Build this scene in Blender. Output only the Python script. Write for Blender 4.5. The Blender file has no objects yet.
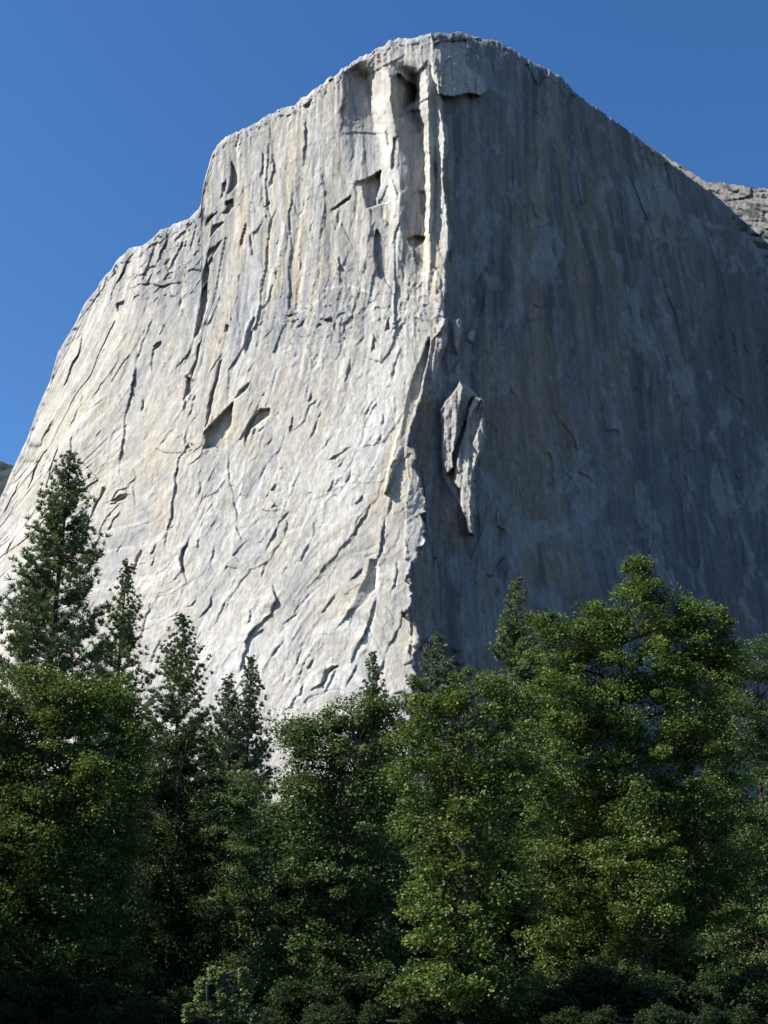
import bpy, math, random
import numpy as np
C = bpy.context.scene.collection
SC = bpy.context.scene
R = math.radians
rs = np.random.RandomState

# ------------------------------------------------------------------ camera
PITCH = R(21.0); F = 1206.0; EYE = 1.65
cp, sp = math.cos(PITCH), math.sin(PITCH)
cam = bpy.data.cameras.new('camera'); camo = bpy.data.objects.new('camera', cam); C.objects.link(camo)
camo.location = (0, 0, EYE); camo.rotation_euler = (math.pi/2 + PITCH, 0, 0)
cam.sensor_fit = 'VERTICAL'; cam.sensor_height = 24; cam.lens = 12/math.tan(R(23))
cam.clip_start = 0.5; cam.clip_end = 40000
SC.camera = camo

def slopes(u, v):
    """X/Y and (Z-eye)/Y of the line of sight through a pixel"""
    dx = (np.asarray(u, float)-384)/F; dy = (512-np.asarray(v, float))/F
    fy = cp - dy*sp; fz = sp + dy*cp
    return dx/fy, fz/fy
def at(u, v, Y):
    a, e = slopes(u, v)
    return (float(a*Y), float(Y), float(e*Y+EYE))

# ------------------------------------------------------------------ light
SUN = np.array([-0.71, -0.15, 0.69]); SUN /= np.linalg.norm(SUN)
EL = math.asin(SUN[2]); AZ = math.atan2(SUN[0], SUN[1])
w = bpy.data.worlds.new('World'); SC.world = w; w.use_nodes = True
nt = w.node_tree; bg = nt.nodes['Background']
sky = nt.nodes.new('ShaderNodeTexSky'); sky.sky_type = 'NISHITA'; sky.sun_disc = False
sky.sun_elevation = EL; sky.sun_rotation = AZ; sky.altitude = 1200; sky.air_density = 1.0
sky.dust_density = 0.7; sky.ozone_density = 2.0
hs = nt.nodes.new('ShaderNodeHueSaturation'); hs.inputs['Saturation'].default_value = 1.27; hs.inputs['Hue'].default_value = 0.504
nt.links.new(sky.outputs[0], hs.inputs['Color']); nt.links.new(hs.outputs[0], bg.inputs[0]); bg.inputs[1].default_value = 0.101
sl = bpy.data.lights.new('sun', 'SUN'); so = bpy.data.objects.new('sun', sl); C.objects.link(so)
sl.energy = 5.0; sl.angle = R(0.5); sl.color = (1, 0.955, 0.88)
from mathutils import Vector
so.rotation_euler = Vector(SUN).to_track_quat('Z', 'Y').to_euler()
vs = SC.view_settings; vs.view_transform = 'Standard'; vs.look = 'None'; vs.exposure = 0.84; vs.gamma = 1.0
SC.cycles.max_bounces = 5; SC.cycles.diffuse_bounces = 3; SC.cycles.transparent_max_bounces = 4

# ------------------------------------------------------------------ helpers
def lerp_pts(x, pts):
    p = np.array(pts, float); return np.interp(x, p[:, 0], p[:, 1])
def sstep(a, b, x):
    t = np.clip((x-a)/(b-a), 0, 1); return t*t*(3-2*t)
def vnoise(x, y, seed):
    g = rs(seed).rand(256, 256).astype(np.float32)
    xi = np.floor(x).astype(int); yi = np.floor(y).astype(int)
    fx = x-xi; fy = y-yi; fx = fx*fx*(3-2*fx); fy = fy*fy*(3-2*fy)
    a = g[xi & 255, yi & 255]; b = g[(xi+1) & 255, yi & 255]
    c = g[xi & 255, (yi+1) & 255]; d = g[(xi+1) & 255, (yi+1) & 255]
    return (a*(1-fx)+b*fx)*(1-fy)+(c*(1-fx)+d*fx)*fy - 0.5
def fbm(x, y, seed, o=4, gain=0.5):
    s = 0; a = 1
    for k in range(o):
        s = s + a*vnoise(x*2**k+k*17.3, y*2**k+k*9.1, seed+k); a *= gain
    return s
def facets(x, y, seed, tilt=1.0, step=0.6):
    """angular blocks: every jittered cell is a plane of its own tilt and offset"""
    g = rs(seed); jx = g.rand(128, 128).astype(np.float32); jy = g.rand(128, 128).astype(np.float32)
    tx = (g.rand(128, 128)-.5).astype(np.float32); ty = (g.rand(128, 128)-.5).astype(np.float32); of = (g.rand(128, 128)-.5).astype(np.float32)
    xi = np.floor(x).astype(int); yi = np.floor(y).astype(int)
    best = np.full(x.shape, 1e9, np.float32); out = np.zeros(x.shape, np.float32)
    for ox in (-1, 0, 1):
        for oy in (-1, 0, 1):
            cx = (xi+ox) & 127; cy = (yi+oy) & 127
            dx = x-(xi+ox+jx[cx, cy]); dy = y-(yi+oy+jy[cx, cy]); d = dx*dx+dy*dy
            val = of[cx, cy]*step+tilt*(tx[cx, cy]*dx+ty[cx, cy]*dy)*2
            m = d < best; best = np.where(m, d, best); out = np.where(m, val, out)
    return out
def mesh_obj(name, verts, faces, mat, parent=None, smooth=False, attrs=None):
    me = bpy.data.meshes.new(name)
    verts = np.asarray(verts, np.float32); faces = np.asarray(faces, np.int32)
    nv = len(verts); nf, k = faces.shape
    me.vertices.add(nv); me.vertices.foreach_set('co', verts.ravel())
    me.loops.add(nf*k); me.loops.foreach_set('vertex_index', faces.ravel())
    me.polygons.add(nf); me.polygons.foreach_set('loop_start', np.arange(0, nf*k, k, dtype=np.int32))
    me.polygons.foreach_set('loop_total', np.full(nf, k, np.int32))
    if smooth: me.polygons.foreach_set('use_smooth', np.ones(nf, bool))
    for nm, dat in (attrs or {}).items():
        if dat.ndim == 1:
            a = me.attributes.new(nm, 'FLOAT', 'POINT'); a.data.foreach_set('value', dat.astype(np.float32))
        else:
            a = me.attributes.new(nm, 'FLOAT_COLOR', 'POINT')
            a.data.foreach_set('color', np.concatenate([dat, np.ones((len(dat), 1))], 1).astype(np.float32).ravel())
    me.update(calc_edges=True); me.materials.append(mat)
    o = bpy.data.objects.new(name, me); C.objects.link(o)
    if parent: o.parent = parent
    return o
def tag(o, label=None, cat=None, group=None, kind=None):
    if label: o['label'] = label
    if cat: o['category'] = cat
    if group: o['group'] = group
    if kind: o['kind'] = kind
    return o
def N(t, typ, **kw):
    n = t.nodes.new(typ)
    for k, v in kw.items(): setattr(n, k, v)
    return n

# ------------------------------------------------------------------ materials
def mat_rock():
    m = bpy.data.materials.new('granite'); m.use_nodes = True; t = m.node_tree; L = t.links.new
    b = t.nodes['Principled BSDF']; b.inputs['Roughness'].default_value = 0.9
    b.inputs['Specular IOR Level'].default_value = 0.25
    at_ = N(t, 'ShaderNodeAttribute', attribute_name='stain_shade')
    tc = N(t, 'ShaderNodeTexCoord')
    def noise(scale, vec, det=6, rough=0.6):
        mp = N(t, 'ShaderNodeMapping'); mp.inputs['Scale'].default_value = vec
        L(tc.outputs['Object'], mp.inputs[0])
        n = N(t, 'ShaderNodeTexNoise'); n.inputs['Scale'].default_value = scale
        n.inputs['Detail'].default_value = det; n.inputs['Roughness'].default_value = rough
        L(mp.outputs[0], n.inputs['Vector']); return n
    n1 = noise(0.25, (1, 1, 0.09), 5, 0.65)      # fine vertical water streaks
    n2 = noise(0.16, (1, 1, 1), 7, 0.7)          # mottling
    r1 = N(t, 'ShaderNodeMapRange'); r1.inputs[1].default_value = .3; r1.inputs[2].default_value = .7
    r1.inputs[3].default_value = 0.74; r1.inputs[4].default_value = 1.16; L(n1.outputs[0], r1.inputs[0])
    r2 = N(t, 'ShaderNodeMapRange'); r2.inputs[1].default_value = .3; r2.inputs[2].default_value = .7
    r2.inputs[3].default_value = 0.80; r2.inputs[4].default_value = 1.14; L(n2.outputs[0], r2.inputs[0])
    mu = N(t, 'ShaderNodeMath', operation='MULTIPLY'); L(r1.outputs[0], mu.inputs[0]); L(r2.outputs[0], mu.inputs[1])
    vm = N(t, 'ShaderNodeVectorMath', operation='SCALE'); L(at_.outputs['Color'], vm.inputs[0]); L(mu.outputs[0], vm.inputs['Scale'])
    L(vm.outputs[0], b.inputs['Base Color'])
    n4 = noise(0.035, (1, 1, 0.16), 7, 0.62)
    ab = N(t, 'ShaderNodeMath', operation='SUBTRACT'); L(n4.outputs[0], ab.inputs[0]); ab.inputs[1].default_value = .5
    aa = N(t, 'ShaderNodeMath', operation='ABSOLUTE'); L(ab.outputs[0], aa.inputs[0])
    r4 = N(t, 'ShaderNodeMapRange'); r4.inputs[1].default_value = 0; r4.inputs[2].default_value = .010
    r4.inputs[3].default_value = 0.0; r4.inputs[4].default_value = 1.0; L(aa.outputs[0], r4.inputs[0])
    r5 = N(t, 'ShaderNodeMapRange'); r5.inputs[3].default_value = .88; r5.inputs[4].default_value = 1.0; L(r4.outputs[0], r5.inputs[0])
    v2 = N(t, 'ShaderNodeVectorMath', operation='SCALE'); L(vm.outputs[0], v2.inputs[0]); L(r5.outputs[0], v2.inputs['Scale']); L(v2.outputs[0], b.inputs['Base Color'])
    n3 = noise(0.42, (1, 1, 0.30), 8, 0.72)
    ad = N(t, 'ShaderNodeMath', operation='MULTIPLY_ADD'); L(r4.outputs[0], ad.inputs[0]); ad.inputs[1].default_value = .10; L(n3.outputs[0], ad.inputs[2])
    bp = N(t, 'ShaderNodeBump'); bp.inputs['Strength'].default_value = 0.75; bp.inputs['Distance'].default_value = 1.6
    L(ad.outputs[0], bp.inputs['Height']); L(bp.outputs[0], b.inputs['Normal'])
    return m
def mat_leaf(name, c0, c1, trans=0.28, rough=0.6):
    m = bpy.data.materials.new(name); m.use_nodes = True; t = m.node_tree; L = t.links.new
    t.nodes.remove(t.nodes['Principled BSDF']); out = t.nodes['Material Output']
    a = N(t, 'ShaderNodeAttribute', attribute_name='tone')
    cr = N(t, 'ShaderNodeValToRGB'); cr.color_ramp.elements[0].color = (*c0, 1); cr.color_ramp.elements[1].color = (*c1, 1)
    L(a.outputs['Fac'], cr.inputs[0])
    p = N(t, 'ShaderNodeBsdfPrincipled'); p.inputs['Roughness'].default_value = rough; p.inputs['Specular IOR Level'].default_value = 0.2
    tr = N(t, 'ShaderNodeBsdfTranslucent'); mx = N(t, 'ShaderNodeMixShader'); mx.inputs[0].default_value = trans
    hs = N(t, 'ShaderNodeHueSaturation'); hs.inputs['Hue'].default_value = 0.485; hs.inputs['Saturation'].default_value = 1.15; hs.inputs['Value'].default_value = 1.2
    L(cr.outputs[0], p.inputs['Base Color']); L(cr.outputs[0], hs.inputs['Color']); L(hs.outputs[0], tr.inputs[0])
    L(p.outputs[0], mx.inputs[1]); L(tr.outputs[0], mx.inputs[2]); L(mx.outputs[0], out.inputs[0])
    return m
def mat_noise(name, c0, c1, scale, vec=(1, 1, 1), bump=0.4, dist=0.03):
    m = bpy.data.materials.new(name); m.use_nodes = True; t = m.node_tree; L = t.links.new
    b = t.nodes['Principled BSDF']; b.inputs['Roughness'].default_value = 0.9; b.inputs['Specular IOR Level'].default_value = 0.2
    tc = N(t, 'ShaderNodeTexCoord'); mp = N(t, 'ShaderNodeMapping'); mp.inputs['Scale'].default_value = vec
    L(tc.outputs['Object'], mp.inputs[0]); n = N(t, 'ShaderNodeTexNoise'); n.inputs['Scale'].default_value = scale
    n.inputs['Detail'].default_value = 6; L(mp.outputs[0], n.inputs['Vector'])
    cr = N(t, 'ShaderNodeValToRGB'); cr.color_ramp.elements[0].color = (*c0, 1); cr.color_ramp.elements[1].color = (*c1, 1)
    cr.color_ramp.elements[0].position = .35; cr.color_ramp.elements[1].position = .65
    L(n.outputs[0], cr.inputs[0]); L(cr.outputs[0], b.inputs['Base Color'])
    bp = N(t, 'ShaderNodeBump'); bp.inputs['Strength'].default_value = bump; bp.inputs['Distance'].default_value = dist
    L(n.outputs[0], bp.inputs['Height']); L(bp.outputs[0], b.inputs['Normal'])
    return m
M_ROCK = mat_rock()
M_OAK = mat_leaf('oak_leaves', (0.030, 0.058, 0.014), (0.165, 0.228, 0.062))
M_OAK2 = mat_leaf('pale_oak_leaves', (0.036, 0.066, 0.022), (0.155, 0.215, 0.080))
M_OAK3 = mat_leaf('shaded_oak_leaves', (0.012, 0.026, 0.009), (0.050, 0.080, 0.026))  # darker copy of the oak leaves, the wood's shade painted in
M_SAP = mat_leaf('sapling_leaves', (0.06, 0.105, 0.035), (0.22, 0.29, 0.12))
M_PINE = mat_leaf('pine_needles', (0.045, 0.074, 0.030), (0.215, 0.265, 0.110), 0.15, 0.5)
M_FIR = mat_leaf('hazed_needles', (0.080, 0.110, 0.062), (0.240, 0.285, 0.155), 0.15, 0.5)  # haze and sun on the farther conifers painted in as paler needles
M_BARK = mat_noise('bark', (0.03, 0.024, 0.019), (0.09, 0.075, 0.06), 6, (1, 1, .2))
M_GRASS = mat_noise('meadow', (0.014, 0.017, 0.009), (0.036, 0.037, 0.02), 0.4, bump=.6, dist=.2)
M_WOOD = mat_noise('hazed_forest_slope', (0.012, 0.022, 0.022), (0.03, 0.048, 0.046), 0.02, bump=1, dist=8)  # blue distance haze painted into the forest green

# ------------------------------------------------------------------ the granite mountain
SIL = [(-140, 955), (-100, 790), (-60, 655), (-20, 543), (0, 499), (5, 488), (10, 475), (27, 439), (38, 408), (50, 381), (58, 352), (72, 329), (76, 322),
 (85, 303), (98, 287), (100, 281), (110, 273), (118, 260), (129, 249), (140, 246), (152, 238), (160, 231), (170, 228), (180, 221), (190, 217),
 (199, 208), (201, 204), (203, 187), (207, 173), (213, 152), (222, 139), (238, 132), (250, 124), (265, 116), (280, 110), (295, 105), (304, 97),
 (320, 85), (341, 70), (358, 59), (375, 49), (390, 41), (400, 39), (420, 36.5), (440, 33.5), (460, 32), (470, 34), (480, 37), (500, 43), (515, 50),
 (527, 59), (545, 68), (560, 75), (570, 88), (590, 103), (610, 118), (630, 131), (650, 147), (680, 164), (700, 178), (710, 182), (740, 186),
 (768, 189), (830, 197), (1000, 230), (1300, 300)]
NOSE = [(30, 431), (60, 432), (95, 441), (105, 441), (120, 443), (130, 447), (145, 449), (160, 444), (190, 444), (215, 448), (240, 451), (262, 446),
 (280, 446), (300, 445), (325, 446), (340, 431), (360, 426), (380, 422), (400, 418), (430, 408), (446, 404), (449, 411), (465, 416), (490, 421),
 (520, 425), (543, 424), (560, 412), (590, 408), (612, 405), (625, 414), (640, 422), (652, 417), (690, 413), (760, 411), (960, 405)]
NOSES = [(30, 431), (100, 441), (200, 446), (300, 444), (340, 437), (380, 426), (450, 411), (550, 413), (640, 411), (760, 411), (960, 405)]
uc = np.concatenate([np.linspace(-139, -62, 26), np.arange(-60, 830, 1.0), np.linspace(833, 1290, 90)])
NR = 760
tt = np.linspace(0, 1, NR)
vt = lerp_pts(uc, SIL) + (2.6*fbm(uc/7, uc*0+3, 5, 4, .7)+.9*facets(uc/3.3, uc*0+5, 6, 1, 1.2))*sstep(190, 230, uc) + 2.6*fbm(uc/9, uc*0+1, 8, 3)*(1-sstep(180, 330, uc))*sstep(70, 100, uc)
# rows: dense where the photograph sees the rock, coarse below it
vb = np.maximum(vt+8, 770.0)
U = np.repeat(uc[None, :], NR, 0)
V = vt[None, :]+(vb-vt)[None, :]*tt[:, None]
low = np.array([800, 850, 900, 965.0])[:, None]+np.zeros((1, len(uc)))
low = np.maximum(low, vb[None, :]+np.array([4, 8, 12, 16.0])[:, None])
U = np.concatenate([U, np.repeat(uc[None, :], 4, 0)]); V = np.concatenate([V, low])
A_, E_ = slopes(U, V)
Dr = V-vt[None, :]                                   # pixels below the skyline
Yn = lerp_pts(V, [(30, 1195), (60, 1172), (300, 1120), (450, 1072), (600, 1025), (780, 980), (1000, 930)])
un = lerp_pts(V, NOSES); an, _ = slopes(un, V); Xn = an*Yn
YL = Yn.copy()
for _ in range(12):
    d = Xn-A_*YL; YL = Yn+0.34*d+0.00035*np.where(d > 0, d, 0)**2+0.35*np.maximum(d-370, 0)
# the far buttress left of the tall prow stands further back
KR = 0.80
YR = Yn.copy()
for _ in range(25):
    d = A_*YR-Xn; YR = 0.5*YR+0.5*(Yn+KR*d-0.00022*np.where(d > 0, d, 0)**2)
nose = lerp_pts(V, NOSE)+(1.6+4.5*sstep(400, 480, V))*fbm(V/9, V*0+2, 31, 4, .6)+(1.5+3*sstep(400, 470, V))*facets(U/9, V/16, 33, .6, .9)
right = (U > nose)
wr = sstep(-0.8, 0.8, U-nose)
Y = YL*(1-wr)+YR*wr
off = np.zeros(U.shape, np.float32)                  # relief in metres, positive = recessed
lit = (1-wr); drk = wr

def box(pts, pad):
    p = np.array(pts, float)
    c = np.where((uc > p[:, 0].min()-pad) & (uc < p[:, 0].max()+pad))[0]
    if len(c) == 0: return None
    c0, c1 = c[0], c[-1]+1
    sub = V[:, c0:c1]; m = ((sub > p[:, 1].min()-pad) & (sub < p[:, 1].max()+pad)).any(1)
    r = np.where(m)[0]
    if len(r) == 0: return None
    return slice(r[0], r[-1]+1), slice(c0, c1)
JU = 1.5*fbm(U/5, V/5, 71, 2)+3*fbm(U/14, V/18, 72, 2); JV = 1.5*fbm(U/5, V/5, 77, 2)+3*fbm(U/16, V/16, 78, 2)
def polydist(pts, sl):
    uu = U[sl]+JU[sl]; vv = V[sl]+JV[sl]; best = np.full(uu.shape, 1e9); sg = np.zeros(uu.shape); tp = np.zeros(uu.shape)
    p = np.array(pts, float); seg = np.hypot(*(p[1:]-p[:-1]).T); tot = seg.sum(); acc = 0
    for i in range(len(p)-1):
        d = p[i+1]-p[i]; L2 = d@d
        t = ((uu-p[i, 0])*d[0]+(vv-p[i, 1])*d[1])/L2; tc = np.clip(t, 0, 1)
        qx = uu-(p[i, 0]+tc*d[0]); qy = vv-(p[i, 1]+tc*d[1]); dd = np.hypot(qx, qy)
        cr = d[0]*(vv-p[i, 1])-d[1]*(uu-p[i, 0])
        m = dd < best; best = np.where(m, dd, best); sg = np.where(m, np.sign(cr), sg); tp = np.where(m, (acc+t*seg[i])/tot, tp)
        acc += seg[i]
    return best, sg, tp
MOD = np.clip(.85+1.3*fbm(U/9, V/13, 74, 3), .35, 1.4)
def crack(pts, A, W=7, fl=.2):
    """an edge: rock on one side stands A metres proud and falls back over W pixels"""
    sl = box(pts, W*2.5)
    if sl is None: return
    d, sg, tp = polydist(pts, sl)
    env = np.clip(np.minimum(tp, 1-tp)*3.5+fl, 0, 1)*(tp > -0.02)*(tp < 1.02)*MOD[sl]
    if np.mean([q_[1] for q_ in pts]) > 440 and np.mean([q_[0] for q_ in pts]) < 400 and A < 7: A *= .9
    side = np.clip(sg*d/0.7+0.5, 0, 1)
    off[sl] -= A*0.55*side*np.exp(-d/W)*env
    off[sl] += min(A, 5)*0.55*(1-side)*np.exp(-(d/(0.9+W*0.16))**2)*env*(.4+1.1*np.clip(fbm(U[sl]/4, V[sl]/6, 73, 2)+.5, 0, 1))
def inside(pts, sl, jt=.6):
    uu = U[sl]+jt*JU[sl]; vv = V[sl]+jt*JV[sl]; p = np.array(pts, float); n = len(p); ins = np.zeros(uu.shape, bool); dm = np.full(uu.shape, 1e9)
    for i in range(n):
        x1, y1 = p[i]; x2, y2 = p[(i+1) % n]
        c = ((y1 > vv) != (y2 > vv)) & (uu < (x2-x1)*(vv-y1)/((y2-y1) or 1e-9)+x1); ins ^= c
        d = np.array([x2-x1, y2-y1]); L2 = max(d@d, 1e-9); t = np.clip(((uu-x1)*d[0]+(vv-y1)*d[1])/L2, 0, 1)
        dm = np.minimum(dm, np.hypot(uu-x1-t*d[0], vv-y1-t*d[1]))
    return np.clip(np.where(ins, dm, -dm)/1.0+0.5, 0, 1)
def facet(pts, a0, gx=0, gy=0, org=None, jt=.6):
    sl = box(pts, 6)
    if sl is None: return
    m = inside(pts, sl, jt); o = org or pts[0]
    off[sl] += m*(a0+gx*(U[sl]-o[0])+gy*(V[sl]-o[1]))
def bulge(u, v, ru, rv, A, lean=0):
    pts = [(u-ru-rv*abs(lean), v-rv), (u+ru+rv*abs(lean), v+rv)]; sl = box(pts, 4)
    if sl is None: return
    x = (U[sl]+JU[sl]-u-lean*(V[sl]-v))/ru; y = (V[sl]+JV[sl]-v)/rv; r = np.clip(1-x*x-y*y, 0, 1)
    off[sl] -= A*np.sqrt(r)

# --- general relief: leaning ribs, angular blocks, fine roughness
lean = lerp_pts(V, [(0, 0.02), (250, 0.10), (400, 0.22), (600, 0.42), (800, 0.5)])*sstep(460, 300, U)*1.0+0.30*sstep(190, 60, U)
xs = U+lean*(V-300)
wx = 10*fbm(U/60, V/90, 91, 3); wy = 16*fbm(U/50, V/70, 95, 3)
lowleft = sstep(320, 470, V)                         # the smoother, polished lower slabs
f1 = facets((xs+wx)/26, (V+wy)/120, 11, 1.0, .5)
f2 = facets((xs+wx)/11, (V+wy)/46, 12, 1.0, .6)
f3 = facets((xs+wx*.6)/5.5, (V+wy)/15, 13, 1.0, .8)
rg = np.abs(fbm((xs+wx)/17, V/130, 21, 4))
hm = np.clip(.55+2.0*fbm(U/38, V/70, 191, 3), .12, 1.35)
hm2 = np.clip(.5+2.2*fbm(U/26+9, V/40, 195, 3), .08, 1.4)
f0 = facets((xs+wx)/52, (V+wy)/230, 10, .8, .12)
f4 = facets((xs+wx*.8)/3.2, (V+wy)/34, 17, 1.0, .7)
relL = 2.6*f0+3.2*f1*(1-.62*lowleft)+2.1*f2*hm*(1-.7*lowleft)+0.9*f3*hm2*(1-.25*lowleft)+0.8*f4*hm-1.2*rg*(1-.8*lowleft)
diag = facets((U*0.87+V*0.50)/26+.5*fbm(U/40, V/40, 41, 3), (V*.87-U*.5)/95+.4*fbm(U/25, V/25, 44, 3), 14, 1, .2)
diag2 = facets((U*0.80+V*0.60)/9, (V*.8-U*.6)/30+.4*fbm(U/25, V/25, 45, 3), 18, 1, .7)
relL += 1.5*diag*lowleft+.55*diag2*lowleft*hm2
rough = fbm(U/3.2, V/5, 51, 4, .65)
relL += 0.55*rough*(.5+hm2)
sh = sstep(215, 190, U)*sstep(320, 285, V)
relL += sh*(2.6*facets((U*.9+V*.45)/9, (V*.9-U*.45)/17, 61, 1, .9)+1.6*facets((U*.9+V*.5)/4.5, V/8, 62, 1, .9))
bandm = np.exp(-((V-(322-.05*(U-300)))/26)**2)*sstep(220, 300, U)*lit
relL += bandm*(1.8*facets((U+V*.3)/7, (V-U*.3)/6, 63, 1, 1)+.8*rough)
off += relL*lit*(.85-.22*sstep(480, 640, V))
xr = U-lerp_pts(V, [(30, 0), (300, 45), (700, 90), (960, 100)])*sstep(470, 640, U)
g1 = facets((xr+wx)/48, (V+wy)/200, 15, 1, .6); g2 = facets((xr+wx)/19, (V+wy)/80, 16, 1, .6)
g3 = facets((xr+wx*.6)/7, (V+wy)/40, 19, 1, .8); g4 = facets((xr-.35*V+wx)/60, (V+wy*2)/70, 20, 1.0, .15)
off += drk*(3.2*g2*hm+1.2*rough+2.2*g3*hm+9*fbm((xr+wx)/40, (V-.3*U)/90, 311, 4)+4*fbm((xr+wx)/14, V/80, 312, 3))

# --- layered slabs along the skyline
lay = sstep(26, 2, Dr)*sstep(325, 350, U)*sstep(520, 480, U)
ph = (Dr+2.5*fbm(U/16, V/10, 66, 3)-.05*(U-400))/6.5
off += lay*3.4*((ph-np.floor(ph))-.5)
off += sstep(18, 0, Dr)*3.4*facets(U/6, V/5, 67, 1, 1)

# --- the zigzag of ribs below the summit, rows of (v, u, depth)
CH = [
 [(66, 342, 0), (300, 342, 0)],
 [(66, 362, 6), (75, 365, 12), (95, 370, 14), (130, 374, 10), (150, 382, 6), (170, 387, 2), (185, 388, 0), (300, 388, 0)],
 [(66, 384, 0), (75, 389, -6), (110, 391, -9), (128, 396, -7), (150, 395, -4), (165, 397, -3), (200, 400, -3), (250, 398, -3), (300, 396, 0)],
 [(66, 402, 4), (75, 415, 14), (98, 416, 22), (108, 409, 16), (125, 421, 9), (160, 424, 6), (195, 425, 8), (235, 424, 6), (300, 420, 0)],
 [(66, 424, 0), (80, 425, -4), (110, 428, -8), (130, 428, -6), (160, 430, -6), (200, 429, -5), (240, 429, -3), (300, 428, 0)],
 [(66, 430, 2), (100, 431, -2), (140, 434, -1), (165, 435, 2), (200, 434, 2), (240, 433, 0), (300, 434, 0)],
 [(66, 437, 0), (100, 440, -5), (140, 446, -4), (170, 443, -3), (215, 447, -3), (250, 450, -2), (300, 446, 0)],
]
cu = [np.interp(V, [p[0] for p in c], [p[1] for p in c]) for c in CH]
cd = [np.interp(V, [p[0] for p in c], [p[2] for p in c]) for c in CH]
zz = np.zeros(U.shape); UJ = U+JU*.8
for i in range(len(CH)-1):
    t = (UJ-cu[i])/np.maximum(cu[i+1]-cu[i], .5); m = (t >= 0) & (t < 1)
    zz = np.where(m, cd[i]*(1-t)+cd[i+1]*t, zz)
off += 2.3*zz*sstep(60, 74, V)*sstep(305, 260, V)*lit*np.where(UJ < cu[-1]+3, 1, 0)
# zone of the ribs carries less random relief
RE = [  # recessed alcoves: polygon, depth
 ([(233,402),(232,425),(227,436),(226,448),(203,448),(206,440),(204,432),(215,420)], 15),
 ([(270,408),(271,415),(262,420),(252,430),(245,444),(246,430),(252,418),(260,409)], 10),
 ([(250,383),(249,388),(243,393),(236,398),(240,391)], 6),
 ([(187,377),(193,381),(194,388),(190,394),(186,396),(183,402),(186,388)], 9),
 ([(153,346),(156,343),(161,342),(160,346),(156,349)], 7),
 ([(207,262),(210,270),(209,282),(203,283),(202,277)], 8),
 ([(202,290),(208,286),(208,300),(204,318),(199,334),(195,337),(197,324),(200,308)], 9),
 ([(198,344),(200,342),(196,364),(192,379),(191,374),(195,360)], 8),
 ([(220,362),(222,360),(217,380),(211,412),(205,428),(209,405),(215,378)], 7),
 ([(254,316),(256,318),(252,328),(252,340),(246,353),(243,347),(246,333)], 5),
 ([(226,325),(229,326),(228,332),(225,332)], 5),
 ([(206,222),(213,215),(218,212),(211,222),(207,225)], 6),
 ([(226,201),(233,199),(234,207),(229,214),(223,213),(228,207)], 9),
 ([(232,162),(236,170),(238,183),(232,190),(228,193),(231,178)], 8),
 ([(222,184),(226,182),(225,191),(222,190)], 6),
 ([(213,226),(224,223),(215,232),(211,235)], 6),
 ([(207,252),(222,241),(214,254),(208,257)], 6),
 ([(269,200),(270,204),(265,207)], 5),
 ([(304,106),(312,100),(310,108),(306,109)], 6),
 ([(116,303),(124,300),(126,309),(117,311)], 8),
 ([(377,230),(383,238),(386,255),(387,284),(377,275),(375,255),(374,241)], 8),
 ([(406,238),(415,235),(426,237),(423,242),(415,248),(409,245)], 11),
 ([(418,192),(424,190),(427,207),(421,215)], 6),
 ([(434,160),(438,170),(435,180),(433,176)], 6),
 ([(389,319),(391,330),(386,331)], 6), ([(325,319),(332,317),(333,322),(327,323)], 6),
 ([(331,210),(341,203),(351,196),(350,200),(340,207)], 5),
 ([(103,486),(107,489),(101,499),(94,512),(91,519),(94,508),(100,498)], 6),
 ([(112,500),(120,495),(127,496),(126,500),(116,502)], 5),
 ([(136,560),(142,549),(143,551),(136,568),(133,578)], 4),
 ([(184,548),(187,545),(184,558),(185,572),(182,573),(181,560)], 6),
 ([(325,671),(333,666),(339,666),(330,673),(325,682),(320,686)], 5),
]
for p, a in RE: facet(p, a)
facet([(350,183),(366,179),(381,170),(381,186),(377,205),(368,207),(364,196),(363,187)], 9, .75, 0, (366,190))
facet([(390,84),(393,76),(398,73),(404,80),(413,83),(416,92),(414,102),(406,106),(402,116),(396,118),(392,104)], 8, .6, 0, None, 1.0)
facet([(398,120),(408,112),(420,112),(423,128),(420,134),(408,136),(399,130)], 3, .25, 0, None, 1.2)
facet([(393,138),(397,137),(397,164),(392,170)], 7, 0)
facet([(421,83),(428,76),(430,84),(429,98),(424,100),(419,104)], -9, -.5)
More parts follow.
